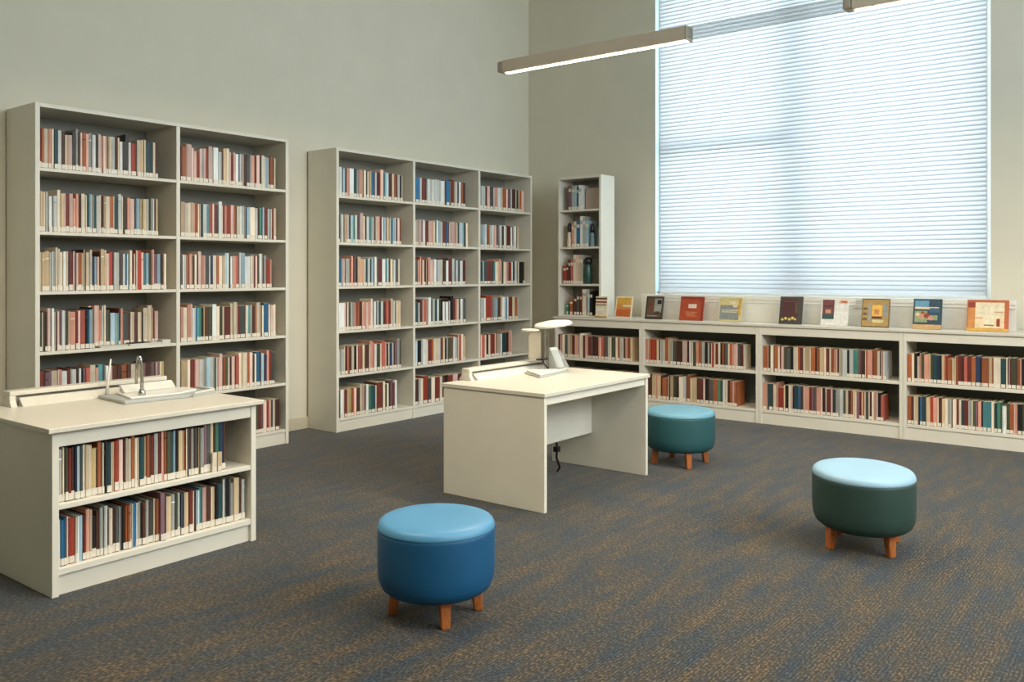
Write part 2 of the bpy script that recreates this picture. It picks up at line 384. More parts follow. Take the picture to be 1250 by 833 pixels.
bm = bmesh.new(); tube(bm, [(-4.60, 2.352, z + .017), (-4.612, 2.366, z + .10), (-4.625, 2.388, z + .205)], [.010, .007, .0045], 8); obj('thin_arm', bm, PAPER, g)
bm = bmesh.new()
bx(bm, -4.50, -4.345, 2.815, 2.826, z + .0005, z + .02)
for i, (a, b, c, d) in enumerate(((-4.47, -4.29, 2.635, 2.80), )): pass
t = thing('document_tray', 'flat clear tray lying at the far end of the low cabinet top', 'tray', (-4.4, 2.78, z)); bm.free()
bm = bmesh.new(); prism(bm, [(-4.235, 2.64), (-4.30, 2.822), (-4.50, 2.826), (-4.49, 2.806), (-4.30, 2.792)], 'z', z + .0005, z + .016); obj('tray_base', bm, GREYPLATE, t, .002)
bm = bmesh.new(); prism(bm, [(-4.245, 2.655), (-4.30, 2.815), (-4.48, 2.822), (-4.475, 2.809), (-4.305, 2.797)], 'z', z + .0165, z + .028); obj('papers', bm, PAPER, t, .002)

# things on the desk
z = DZ
g = thing('document_stand', 'white post stand with a tilted oval head on the desk top', 'stand', (-3.6, 4.97, z))
bm = bmesh.new(); prism(bm, [(-3.44, 4.72), (-3.50, 5.16), (-3.62, 5.28), (-3.685, 5.12), (-3.69, 4.88)], 'z', z + .0005, z + .012); obj('base_plate', bm, GREYPLATE, g, .004)
bm = bmesh.new(); prism(bm, [(-3.45, 4.735), (-3.51, 5.14), (-3.62, 5.26), (-3.675, 5.10), (-3.68, 4.89)], 'z', z + .012, z + .026); obj('paper_stack', bm, PAPER, g, .006)
bm = bmesh.new(); bx(bm, -3.632, -3.618, 5.040, 5.054, z + .026, z + .315); bx(bm, -3.632, -3.618, 5.066, 5.080, z + .026, z + .315); obj('post', bm, CHROME, g, .002)
bm = bmesh.new(); lathe(bm, [(.06, -.012), (.132, -.008), (.142, .0), (.128, .014), (.07, .024), (.0001, .028)], 0, 0, 0, 40, 1.0, .72)
hd = obj('head', bm, PAPER, g, loc=Vector((-3.60, 5.105, z + .338)) - Vector(g.location)); hd.rotation_euler = (math.radians(7), math.radians(-6), math.radians(38))
bm = bmesh.new(); lathe(bm, [(.05, -.006), (.068, .0), (.058, .010), (.0001, .013)], 0, 0, 0, 28, 1, .7)
sd = obj('side_disc', bm, PAPER, g, loc=Vector((-3.70, 4.965, z + .300)) - Vector(g.location)); sd.rotation_euler = (0, 0, math.radians(38))
bm = bmesh.new(); prism(bm, [(-3.715, 4.965), (-3.655, 5.030), (-3.649, 5.024), (-3.709, 4.959)], 'z', z + .098, z + .292); obj('hanging_card', bm, mat('beige_card', (164, 152, 130), .7, .04, 60), g)
bm = bmesh.new(); tube(bm, [(-3.63, 5.03, z + .09), (-3.615, 5.00, z + .085), (-3.60, 5.0, z + .06), (-3.585, 5.03, z + .032)], .006, 8); bx(bm, -3.665, -3.60, 4.985, 5.045, z + .09, z + .098); obj('clip', bm, BLACK, g)
t = thing('leaflet_holder', 'clear leaflet holder beside the post stand on the desk', 'holder', (-3.58, 5.12, z))
bm = bmesh.new()
prism(bm, [(-3.665, z + .027), (-3.52, z + .027), (-3.60, z + .150), (-3.645, z + .150)], 'y', 5.085, 5.20); obj('holder_body', bm, ACRYL, t, .003)
bm = bmesh.new(); prism(bm, [(-3.655, z + .03), (-3.56, z + .03), (-3.625, z + .17), (-3.645, z + .17)], 'y', 5.098, 5.19); obj('leaflets', bm, PAPER, t)

# ------------------------------------------------------------------ stools
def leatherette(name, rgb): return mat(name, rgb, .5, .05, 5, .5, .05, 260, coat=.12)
def stool(label, m, mp, cx, cy, sx, sy, rot, legs):
    t = thing('stool', label, 'stool', (cx, cy, 0), 'round upholstered stools')
    R = .25; zb, zs, zt = .108, .366, .405
    prof = [(R * .74, zb), (R * .86, zb + .006), (R * .935, zb + .022), (R * .98, zb + .050), (R, zb + .095), (R, zs - .014), (R * .998, zs - .003), (R * .992, zs)]
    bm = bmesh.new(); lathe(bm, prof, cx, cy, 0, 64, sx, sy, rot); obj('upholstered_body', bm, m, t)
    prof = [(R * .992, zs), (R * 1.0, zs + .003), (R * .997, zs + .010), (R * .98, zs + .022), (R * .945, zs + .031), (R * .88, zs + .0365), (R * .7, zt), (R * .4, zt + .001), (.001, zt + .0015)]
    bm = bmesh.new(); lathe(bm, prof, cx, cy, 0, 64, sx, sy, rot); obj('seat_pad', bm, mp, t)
    for lx, ly in legs:
        bm = bmesh.new(); d = Vector((lx - cx, ly - cy, 0)).normalized()
        n = 4; a0 = math.atan2(d.y, d.x) + PI / 4
        lo = [bm.verts.new((lx + .021 * 1.2 * math.cos(a0 + k * PI / 2), ly + .021 * 1.2 * math.sin(a0 + k * PI / 2), 0)) for k in range(4)]
        hx, hy = lx - d.x * .012, ly - d.y * .012
        hi = [bm.verts.new((hx + .028 * 1.2 * math.cos(a0 + k * PI / 2), hy + .028 * 1.2 * math.sin(a0 + k * PI / 2), zb + .004)) for k in range(4)]
        bm.faces.new(lo[::-1]); bm.faces.new(hi)
        for k in range(4): bm.faces.new((lo[k], lo[(k + 1) % 4], hi[(k + 1) % 4], hi[k]))
        obj('leg', bm, WOOD, t, .006)
def four(cx, cy, r, a): return [(cx + r * math.cos(a + k * PI / 2), cy + r * math.sin(a + k * PI / 2)) for k in range(4)]
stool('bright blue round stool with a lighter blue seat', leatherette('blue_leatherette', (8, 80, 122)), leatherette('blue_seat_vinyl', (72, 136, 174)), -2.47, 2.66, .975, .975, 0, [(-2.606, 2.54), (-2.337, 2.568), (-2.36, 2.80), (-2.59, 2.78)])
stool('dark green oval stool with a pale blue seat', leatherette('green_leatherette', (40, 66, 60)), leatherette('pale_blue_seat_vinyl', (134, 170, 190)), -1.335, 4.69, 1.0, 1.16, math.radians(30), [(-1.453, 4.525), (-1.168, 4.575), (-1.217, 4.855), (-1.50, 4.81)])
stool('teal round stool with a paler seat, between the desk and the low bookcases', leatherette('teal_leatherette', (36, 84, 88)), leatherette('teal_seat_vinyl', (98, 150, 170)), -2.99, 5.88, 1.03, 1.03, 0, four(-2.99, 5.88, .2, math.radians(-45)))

# ------------------------------------------------------------------ linear pendant lights
LAMP = emission('lamp_diffuser', (1.0, .86, .66), 9.0)
WARM = (1.0, .85, .66)
def pendant(label, y, segs, joints, z0=2.872, power=40):
    xm = (segs[0][0] + segs[-1][1]) / 2
    t = thing('linear_pendant_light', label, 'ceiling light', (xm, y, z0), 'linear pendant lights')
    for a, b in segs:
        bm = bmesh.new(); bx(bm, a + .05, b - .012, y - .045, y + .045, z0 + .012, z0 + .098); h = obj('housing', bm, ALU, t, .003)
        box('end_cap', ALUCAP, (a, a + .05, y - .043, y + .043, z0 + .014, z0 + .096), h, .012); box('end_cap', ALUCAP, (b - .012, b, y - .046, y + .046, z0 + .008, z0 + .1), h, .002)
        box('diffuser', LAMP, (a + .06, b - .014, y - .017, y + .017, z0 + .007, z0 + .0125), h)
        L = bpy.data.lights.new('lamp_tube', 'AREA'); L.shape = 'RECTANGLE'; L.size = b - a - .1; L.size_y = .08; L.energy = power; L.color = WARM
        lo = bpy.data.objects.new('lamp_tube', L); C.objects.link(lo); lo.location = ((a + b) / 2, y, z0 - .006); lo.parent = None
    for a, b in joints:
        box('connecting_channel', ACRYL, (a, b, y - .040, y + .040, z0 + .022, z0 + .090), t)
    return t
def cables(t, xs, y, z0):
    for x in xs:
        bm = bmesh.new(); tube(bm, [(x, y, z0), (x, y, H)], .0025, 6); obj('cable', bm, ALU, t)
p1 = pendant('long linear pendant light hanging before the window blind', 5.0, [(-4.0, -2.475), (-1.523, .0), (.95, 2.4)], [(-2.475, -1.523), (.0, .95)], power=44)
cables(p1, (-.9, .5, 2.0), 5.0, 2.95)
p2 = pendant('long linear pendant light hanging over the blue stool, nearest the camera', 1.9, [(-4.0, -2.475), (-1.523, .0), (.95, 2.4)], [(-2.475, -1.523), (.0, .95)], power=32)
cables(p2, (-3.6, -.9, .5, 2.0), 1.9, 2.95)
# ------------------------------------------------------------------ books
PAL = {  # code: (name, sRGB)
 'w': ('cream', (218, 206, 184)), 'W': ('white', (214, 218, 214)), 'g': ('light-grey', (164, 166, 158)), 'G': ('dark-grey', (78, 80, 76)), 'k': ('black', (30, 28, 28)),
 'r': ('maroon', (108, 48, 40)), 'R': ('bright-red', (158, 62, 46)), 'e': ('terracotta', (176, 92, 78)), 'o': ('rust-brown', (156, 90, 56)), 's': ('salmon', (202, 146, 126)),
 'p': ('pale-pink', (216, 186, 174)), 't': ('tan', (196, 172, 136)), 'b': ('blue', (48, 104, 142)), 'B': ('navy', (40, 56, 80)), 'c': ('teal', (80, 138, 142)),
 'C': ('dark-teal', (38, 70, 74)), 'l': ('light-blue', (154, 184, 198)), 'n': ('green', (68, 124, 102)), 'N': ('olive-green', (72, 76, 56)), 'y': ('ochre', (184, 164, 112)),
 'm': ('dark-brown', (78, 50, 40)), 'v': ('mauve', (124, 94, 102))}
BM = {}
for k, (n, c) in PAL.items():
    for i, s in enumerate((.9, 1.0, 1.1)):
        BM[k, i] = mat('cover_' + n + '_' + 'abc'[i], tuple(min(255, x * s) for x in c), .5, .10, 25, .35, stretch=(1, 1, .3))

ROWS = {
    'K1': (1.767, 'g25 w11 N14 r14 m14 B11 l15 C11 w11 t15 w15 y28_ o19 w11 k10 C21 t17 R21 p20 m12 w11 w16 o16^ w12 w12 C24 t12 o21 r17 g21 r17 s13^ o17^ N24 C11 l13 k15 t22 o16 G18 m13 g16 G23 k9 g21 v16^ G23^ t19^ n28^ B24^ m14^'),
    'K2': (1.772, 'W17 b14 b12 p11 R27 w11 l25 r15 s17^ w11^ k20_ m17 g17^ W19^ m6 w19 m12 G19 W8 k12 m12 o10 o14 w6 b22 l14 G16 m18 g16 G25 w8 o21 v30^ t34 g22 N13 g18 B20 t27 r20 m18 l18 c21 p21 m28 t24 k19 C24 g19^ k29^ g20 t30^ m20^ g20'),
    'A1': (2.581, 'r16 o17 w26 s19 w19 C24 W24 m22 t20_ p29_ G20 g18^ m15 p15 o20 p23 g20 W28 G17 p21 o13 p21 v15 t19 g25 m24 t16 W22_ G22_ G19^ W18_ R44_ w33 t20 w15 C27 C27 w20 m20'),
    'A2': (2.586, 't13 t24 g14 .6 W24_ .6 W24_ w23^ t20 p15 r22 p25 s19_ s18 m17 w26 w12 C19 l18 C26 W22 w17 m13 t16 w29 o25 w12 C22 W25^ N25 m20 s21 p30 G15 l28 w12 y12 t24 g19 N14 g24 m16 t16'),
    'A3': (2.586, 't13 t21 t28 g14 g24 w14^ w16^ w19 W20 w16 r32 v19 p15 o23 t11 G17^ w26 w17^ B15_ l17_ p17_ m9 t24^ t17^ p20 R32 g41 G25 W16 b15 l14 w23^ r14 p12 R43^ p17 c19 l24 N16 s19^ v29 l27 m17 w25'),
    'A4': (2.586, 'N13 N21 m15 p21^ W22^ m18 p16 v18 W22 G18 t13 s37 r16 p16 e34 k14 b11 l21 C14^ w17^ R26^ p34^ s17 W14^ w17^ N29 l36_ c27_ r15 s20 G52_ w15_ m42_ w21_ k18_ w34 w37^ r16 p31_'),
    'A5': (2.591, 'r27 v22 v22 w19 w19 s28 W34 r23 W40 m15 W17 k12 v20 e29 w36^ s20 c42^ W30 p25 m37 m31 o38 m32 w32 t52 v33 m33 v33 v34 y34'),
    'B1': (3.593, 'r13 o32 p46^ p18 p25_ R23_ p17 g14 p21 R24 p33^ k11 W43^ W31 m12 t26^ w27^ p15 r25_ p15 W27 B15 W23 m38 G32 g23 s23 r16 p28 N21 w29 l37 m16 o37 w21'),
    'B2': (3.593, 't18 p18 w25 w21 t21 s21 o21 w14 C27 W30 c21 e30 p14 r19 G22 W29^ r22 s19 R39 p32 o20 w32 g38 B23 l34 w47 g24 m16 n30 l16 r32 g37 r25 t25'),
    'B3': (3.593, 'G17 g31 o23 s24 N20 w18 k13 p25^ s35 G31 W11 B25 w30 o22 w30 t22 l31^ C21^ W19 s30 e27 W20^ l35^ W32 W20 w23 r23 p20 N16 W33^ m13 g24 R36_ s16_'),
    'B4': (3.593, 's21 w32 s29^ p17^ W18 b18 c18 n19 k21 y11 m30 N33 W34^ w27 N27 w19 r53 w27^ w35^ r23 G54 w24 c24 w13 m29 o16 w34^ m16 w16 b47^ w21 p25 w22'),
    'B5': (3.600, 't47 w23 r40 p37 W22 w14 g26 l31 g32 C19 g19 s15 p23^ o27 N23 w18 m14 p28 e39 w28^ w49^ o21 p27^ N21 w16 b47^ l25 B30 s22^ r25^ G25'),
    'B6': (4.082, 'm37 w30 r30 t30 w23 b23 N27 r25 v23 p31 R20 s21 G21 w24 m40'),
    'C1': (5.147, 'k9 W42 C9 l28 o19 s33 W48 C38 g24 s39 r20 w34 k10 w30 t20 b45 W25 r46 p41^ c21 l41 m47 t26 o48 g32 k21 w16'),
    'C2': (5.151, 'C26 W34 m13 t26 s13 W13 G26 l31 n18 W27 B13 v22 p36^ w23 m14 W32 c32 g37 m14 w33 s28 r19 W28 l24 k10 t34 g19 b29 l19 W29 k15 p30 o20'),
    'C3': (5.151, 'b44 W13 p22 N9 g44 o22 s22^ r14 v23^ k18 t37^ s32 w32 C19 g14 W19 C19 l24 k9 W29^ k19 v14 r39 W39 c29 W20 N20 w30 k10 W30 G30 w20'),
    'C4': (5.161, 'W61 p18 r18 w13 N27 g40 s27 R18 o18 m36 s37 p37 s37 w23^ k9 W33 k14 g19 C24 W19 g14 k19 r24 e29 r25 t30^ W25 k10 w30 t30'),
    'C5': (5.151, 'W36_ g36_ w9 r32 o23 m23 w28 k33 w19 e33 o19 w28 k14 m38 w14 s39^ e19 W29 N39 w25 e40^ p15 m30 w10 B36 g20 m20 v26^ g31^ N21^'),
    'C6': (5.156, 'N23 W28 w19 r33 t19 y29 o29 p34 m44 w24^ t29^ v20 W30^ n30 C55 w20 r77^ w31^ N21 w21 m21^ v37^ r21 W32^'),
    'D1': (6.134, 'b54 W33 r55 m17 W45 g28 W34 g34 W46 g23 W46 B35 b47 m24 r48^ t18 W36 G24 W30 o37 m37'),
    'D2': (6.134, 'w20 g20 p41 v21 W26 r31 m21 p32 s37 w32 N21 W27 l32 W33 r55 b39 w22 p56 s34 w23 G23 W23 l35 C46 w35'),
    'D3': (6.128, 'G43 s27 R33^ w28 m22 r28 s45^ p45 W34 N17 W58 w23 m23 N23 W35 r59^ W42^ C18 W36 B24 W43 r49'),
    'D4': (6.128, 'C43_ W22_ m38 p22 e33 o22 W44^ G28 g34 C34 W23 N23 k34 W34_ m12 W35_ m12 W23_ k47^ r35 s24 w24 G24 W48 G43'),
    'D5': (6.128, 'l37 k50 W63 w38 r51 o26 w26 t39 W39 o40 w27 k20 g27 N41 o34 W48 g21 e56^ w42^ t21'),
    'D6': (6.128, 'm51 g34 w34 R69^ G44 w53 r71 w36 m36 k55 r74 p75 r76'),
    'E1': (7.120, 'g58 W29 r29 p44 G60 W30 s53 W69 t15 o62 p31 v47 W24 m72 w16 N32 w16 o41 p49'),
    'E2': (7.120, 'g43 l36 W29 o51 g44 W30 p45 v30 m23 W46 N31 W31 w23 r70 W32 m16 W48 N24 t32'),
    'E3': (7.127, 'C37 W15 G66 r60 G30 c45 w61 s31^ N46 w23 p39 s24 R55 W32 k32 W48 k106 N33 t17'),
    'E4': (7.127, 'g58 W22 t15 R89^ v30 g37 l45 m46 t38^ W46 b31 W31 r63 w48 o48 g16'),
    'E5': (7.127, 'e70 w21 m43 w22 s22 r58 s37 m15 t37 g45 C90 k23 s61^'),
    'E6': (7.127, 'r90 m73 k74 r75 o76 w57 m97'),
    'F1': (-5.521, 'r24 s30 w30 G36 w36 t24 r36 s29 p35 w35^ r35 w17 s23 r40 v17 m40 m34 s34 e45 G39 W22 w22 N50 w28 o22 w11 W27 t16 m16 s27 o32 t22'),
    'F2': (-5.521, 'r67 m83 k99 r81 m96 t48 r79 k94 o77 m92 w45 r75'),
    'G1': (-4.429, 's42 o23 R33 R32 t23 N18 g28 w27 o36^ t27^ g23 N40 m45 k22 p53 m22 g31 N39 s30 o35 g30 k34 g17 m17 R30 w17 r29 w13 k25 o33 G29 w17 o25 s33 p25 G29 r28 w12'),
    'G2': (-4.429, 'w29 m47 t38 s23 t42 m19 o46_ o18_ m23 t32 N36 m27 w45 W31 m9 o40^ t71 m35 r35 p17 k43 G43 o51 n25 G25 W25 w25 m25 o25 p21 o25'),
    'H1': (-3.177, 'o43 s13 N17 w25 G13 o34 w17 r13 p29 N25 G33_ k29 w33 o24 r32 w20 t40 w12 o40 k12 o28 t39 w16 r31 w12 o27 s23 m23 t15 W54 k19 g34 c19 n23 v30 m30 o19 s41 r11 o29^ w22 m11 o15 W29'),
    'H2': (-3.177, 's37 G21 C41 w29 s20^ R53_ t12 k32 w24 p16 k12 C28 b32 m24 p16 s39 r23 v27 G15 s39 p15 k27 W11 r38 p15 C26 g23 W45 N19 w22 m26 o18 t18 v36 r18 o22 G36 m29 w14 s21 p14 k25 e21_'),
    'I1': (-1.903, 'o31 w22 k25 w19_ s12 N22 s37 t15 N18 C30 B24 k12 t21 R21 o36_ t21_ o24 r29 m17 e23 r29 o32 B34 k11 o51 t23 o11 w50 C39 w8 v11 r16 N36 o27 s8 k32 N27 t21 r21'),
    'I2': (-1.903, 'o31 m19 t31 k18 b18 C31 t30 R24 s30 m36 t24 w24 g21 m12 w29 R18 w18 C23 r29 g23 N32 v17 s23 k11 c31 c31 w20 C22 n33 W33_ N22 o27 s27 k32 N22 t27 o27 k21'),
}
LOW = (.492, .132)
ROWZ = {'K1': .403, 'K2': .120}
for n in range(1, 7):
    for c in 'ABCDE': ROWZ[c + str(n)] = SH[6 - n]
for c in 'FGHI': ROWZ[c + '1'], ROWZ[c + '2'] = LOW
TALL = {'K1': .236, 'K2': .208, 'A': .262, 'B': .256, 'C': .250, 'D': .250, 'E': .245, 'F': .242, 'G': .242, 'H': .244, 'I': .240}
FRONT = {'K': ('x', -3.932), 'A': ('x', -5.930), 'B': ('x', -5.930), 'C': ('x', -5.975), 'D': ('x', -5.975), 'E': ('x', -5.975), 'F': ('y', 7.908), 'G': ('y', 7.908), 'H': ('y', 7.908), 'I': ('y', 7.908)}
PHRASE = {'K1': 'upper shelf of low cabinet', 'K2': 'lower shelf of low cabinet'}
for n, q in zip(range(1, 6), ('top', 'second', 'third', 'fourth', 'fifth')): PHRASE['A%d' % n] = q + ' shelf, near bay of two-bay bookcase'
ORD = 'first second third fourth fifth sixth seventh eighth ninth tenth eleventh twelfth thirteenth fourteenth fifteenth sixteenth seventeenth eighteenth nineteenth twentieth twenty-first twenty-second twenty-third twenty-fourth twenty-fifth twenty-sixth twenty-seventh twenty-eighth twenty-ninth thirtieth'.split()

FIRST = {'K': 1.786, 'F': -5.504, 'G': -4.413, 'H': -3.160, 'I': -1.886}
def row_items(key):
    start, toks = ROWS[key]; pos = start; out = []
    rnd = random.Random(key); pos = max(pos, FIRST.get(key[0], -99))
    base = TALL.get(key) or TALL[key[0]]
    for q in toks.split():
        c = q[0]; up = q[-1] if q[-1] in '^_' else ''
        w = int(q[1:].rstrip('^_')) / 1000 * (.982 if key == 'K2' else 1)
        h = base * (1.09 if up == '^' else .90 if up == '_' else 1.0) * rnd.uniform(.975, 1.025)
        jit = rnd.uniform(-.004, .004)
        if key == 'A4' and pos > 2.94: jit -= .085                      # set back behind the booklets lying on the shelf
        if key == 'K2' and (c, up) == ('v', '^'): jit += .014             # pulled forward
        if c != '.': out.append((c, pos, w, h, rnd.randrange(3), rnd.uniform(.15, .19), rnd.random(), jit))
        pos += w
    return out

def to_row(axis, front, s, d, z):
    """s along the row, d depth behind the front, z up -> world"""
    return (front - d, s, z) if axis == 'x' else (s, front + d, z)

def rbox(bm, axis, front, s0, s1, d0, d1, z0, z1, mi=0):
    a = to_row(axis, front, s0, d0, z0); b = to_row(axis, front, s1, d1, z1)
    return bx(bm, min(a[0], b[0]), max(a[0], b[0]), min(a[1], b[1]), max(a[1], b[1]), z0, z1, mi)

def label_span(w, rnd): return (.04 * w, .96 * w) if w < .03 else (.10 * w, .86 * w)

def build_book(key, it, label):
    axis, front = FRONT[key[0]]; c, s, w, h, shade, dep, rr, jit = it
    z = ROWZ[key] + .0004; g = .0006; s0, s1 = s + g, s + w - g; th = min(.0025, w * .16)
    front = front + (jit if axis == 'x' else -jit)
    loc = Vector(to_row(axis, front, (s0 + s1) / 2, dep / 2, z))
    bm = bmesh.new()
    rbox(bm, axis, front, s0, s0 + th, .003, dep, z, z + h); rbox(bm, axis, front, s1 - th, s1, .003, dep, z, z + h)          # boards
    # a spine that bows out a little
    n = 4; pts = [(s0 + (s1 - s0) * k / n, .003 - .0035 * math.sin(PI * k / n)) for k in range(n + 1)] + [(s1, .0055), (s0, .0055)]
    A = [bm.verts.new(to_row(axis, front, a, d, z)) for a, d in pts]; B = [bm.verts.new(to_row(axis, front, a, d, z + h)) for a, d in pts]
    bm.faces.new(A); bm.faces.new(B[::-1])
    for k in range(len(pts)): bm.faces.new((A[k], A[(k + 1) % len(pts)], B[(k + 1) % len(pts)], B[k]))
    if rr < .62:                                                                                                          # a stripe down the spine, or a thin title band
        if rr < .5: a0, a1, z0_, z1_ = (.06, .30, z + .001, z + h - .001) if rr < .25 else (.70, .94, z + .001, z + h - .001)
        else: a0, a1, z0_, z1_ = .1, .9, z + h * .80, z + h * .83
        rbox(bm, axis, front, s + a0 * w, s + a1 * w, -.0012, .004, z0_, z1_, 1)
    bm.transform(Matrix.Translation(-loc))
    alt = {'w': 't', 'W': 'g', 'p': 's', 'g': 'W', 'l': 'W', 't': 'w', 's': 'p'}.get(c, 'w' if rr < .1 else 't' if rr < .16 else 'G' if c in 'bBCckN' else 'm')
    o = obj('book', bm, [BM[c, shade], BM[alt, (shade + 1) % 3]]); o.location = loc
    tag(o, label, 'book', 'books on the ' + PHRASE[key])
    bm = bmesh.new(); rbox(bm, axis, front, s0 + th + .0002, s1 - th - .0002, .006, dep - .006, z + .0025, z + h - .004); bm.transform(Matrix.Translation(-loc))
    pg = obj('page_block', bm, PAGES); pg.parent = o
    if (c not in 'k' or rr > .4) and rr > .10:
        a, b = label_span(w, None); bm = bmesh.new(); rbox(bm, axis, front, s + a, s + b, -.0018, .004, z + .004, z + .004 + (.030 if rr < .8 else .038)); bm.transform(Matrix.Translation(-loc))
        lb = obj('spine_label', bm, LABEL); lb.parent = o; lb['label'] = 'white paper label at the foot of the spine'
    return o

for key in ('K1', 'K2', 'A1', 'A2', 'A3', 'A4', 'A5'):
    its = row_items(key); cs = [i[0] for i in its]; trip = [(cs[i - 1] if i else '|', cs[i], cs[i + 1] if i + 1 < len(cs) else '|') for i in range(len(cs))]
    for i, it in enumerate(its):
        nm = PAL[cs[i]][0]; tr = trip[i]
        if cs.count(cs[i]) == 1: lab = 'only %s book on %s' % (nm, PHRASE[key])
        elif i == 0 or i == len(cs) - 1: lab = '%s book at the %s end of %s' % (nm, 'left' if i == 0 else 'right', PHRASE[key])
        elif trip.count(tr) == 1: lab = '%s book between %s and %s books, %s' % (nm, PAL[tr[0]][0], PAL[tr[2]][0], PHRASE[key])
        elif i < 30: lab = '%s book, %s from left, %s' % (nm, ORD[i], PHRASE[key])
        else: lab = '%s book, %s from right, %s' % (nm, ORD[len(cs) - 1 - i], PHRASE[key])
        build_book(key, it, lab)

# all further books, too many to be built one by one
mats = []; idx = {}
def mi_of(m):
    if m.name not in idx: idx[m.name] = len(mats); mats.append(m)
    return idx[m.name]
bm = bmesh.new()
for key in ROWS:
    if key[0] in 'KA': continue
    axis, front0 = FRONT[key[0]]
    for c, s, w, h, shade, dep, rr, jit in row_items(key):
        z = ROWZ[key] + .0004; front = front0 + (jit if axis == 'x' else -jit)
        rbox(bm, axis, front, s + .0005, s + w - .0005, 0, dep, z, z + h, mi_of(BM[c, shade]))
        if w > .007: rbox(bm, axis, front, s + .002, s + w - .002, .008, dep - .004, z + h, z + h + .0008, mi_of(PAGES))
        if rr < .45: rbox(bm, axis, front, s + (.06 if rr < .25 else .72) * w, s + (.28 if rr < .25 else .94) * w, -.0012, .003, z + .001, z + h - .001, mi_of(BM[{'w': 't', 'W': 'g', 'p': 's', 'g': 'W', 'l': 'W', 't': 'w', 's': 'p'}.get(c, 'w' if rr < .14 else 'm'), shade]))
        if rr > .12:
            a, b = label_span(w, None); rbox(bm, axis, front, s + a, s + b, -.0018, .003, z + .004, z + .032, mi_of(LABEL))
tag(obj('shelved_books', bm, mats), 'rows of spine-labelled library books filling the far bays and low bookcases', 'books', kind='stuff')

# flat booklets lying on the fourth shelf of the near bay
def flat(name, label, m, x, y, z, lx, ly, lz, rot, group='booklets lying flat on the fourth shelf'):
    bm = bmesh.new(); bx(bm, -lx / 2, lx / 2, -ly / 2, ly / 2, 0, lz); o = obj(name, bm, m, None, .001); o.location = (x, y, z); o.rotation_euler = (0, 0, rot)
    return tag(o, label, 'booklet', group)
# ------------------------------------------------------------------ things in the narrow corner case
def tower_book(c, x, w, h, z, label, y=7.972, dep=.16, shade=1, tilt=0.0, rgb=None, grp=None):
    bm = bmesh.new(); th = min(.003, w * .16)
    bx(bm, 0, th, .003, dep, 0, h); bx(bm, w - th, w, .003, dep, 0, h); bx(bm, 0, w, 0, .005, 0, h)
    bx(bm, .1 * w, .9 * w, -.0012, .003, h * .74, h * .86, 1)
    o = obj('book', bm, [BM[c, shade], BM['w' if c not in 'wW' else 'g', 1]])
    o.location = (x, y, z + .0004 + abs(math.sin(tilt)) * (w if tilt > 0 else 0)); o.rotation_euler = (0, tilt, 0); tag(o, label, 'book', grp or 'books in the narrow corner bookcase')
    bm = bmesh.new(); bx(bm, th + .0002, w - th - .0002, .0055, dep - .006, .003, h - .005); p = obj('page_block', bm, PAGES); p.parent = o
    bm = bmesh.new(); bx(bm, .12 * w, .88 * w, -.0018, .003, .004, .034); p = obj('spine_label', bm, LABEL); p.parent = o
    return o
q = 'corner bookcase'
z = TSH[3]
for c, x, w, h, l in (('v', -5.415, .042, .272, 'mauve-grey book starting the row on the top shelf of the ' + q), ('g', -5.371, .034, .262, 'light-grey book second on the top shelf of the ' + q),
                      ('l', -5.335, .032, .266, 'pale blue book on the top shelf of the ' + q), ('C', -5.301, .020, .250, 'thin dark-teal book on the top shelf of the ' + q), ('W', -5.279, .034, .268, 'white book ending the row on the top shelf of the ' + q)):
    tower_book(c, x, w, h, z, l)
t = tag(box('brochure_box', mat('taupe_card', (168, 152, 140), .7, .06, 12), (-5.225, -5.02, 8.03, 8.16, z + .0005, z + .235), None, .004), 'wide taupe brochure box beside the books on the top shelf of the ' + q, 'box')
z = TSH[2]
for c, x, w, h, l in (('s', -5.372, .030, .262, 'salmon book on the second shelf of the ' + q), ('w', -5.340, .030, .280, 'cream book on the second shelf of the ' + q), ('b', -5.308, .046, .285, 'wide blue book on the second shelf of the ' + q),
                      ('W', -5.260, .036, .335, 'tall white book on the second shelf of the ' + q), ('g', -5.222, .028, .325, 'tall light-grey book on the second shelf of the ' + q), ('l', -5.192, .042, .285, 'light-blue book on the second shelf of the ' + q)):
    tower_book(c, x, w, h, z, l)
def figurine(label, x, y, z, h, body, head, cat='ornament'):
    t = thing('figurine', label, cat, (x, y, z))
    bm = bmesh.new(); lathe(bm, [(.024, .0005), (.028, .01), (.027, h * .25), (.02, h * .45), (.024, h * .55), (.012, h * .62)], x, y, z, 20); obj('body', bm, body, t)
    bm = bmesh.new(); lathe(bm, [(.008, h * .60), (.02, h * .66), (.025, h * .76), (.021, h * .9), (.008, h)], x, y, z, 20); obj('head', bm, head, t)
    return t
FW, FK = mat('figurine_cream', (214, 200, 180), .5, .15, 30), mat('figurine_black', (28, 26, 26), .4, .1, 30)
figurine('small cream and black figurine before the books, second shelf of the ' + q, -5.412, 7.99, z, .27, FW, FK)
figurine('small blue-grey figurine with dark head, second shelf of the ' + q, -5.112, 7.99, z, .25, mat('figurine_blue_grey', (112, 136, 142), .5, .15, 30), FK)
tag(box('brochure_box', mat('blue_grey_card', (118, 132, 134), .7, .12, 14), (-5.085, -5.01, 8.03, 8.16, z + .0005, z + .21), None, .004), 'blue-grey box at the right end of the second shelf of the ' + q, 'box')
z = TSH[1]
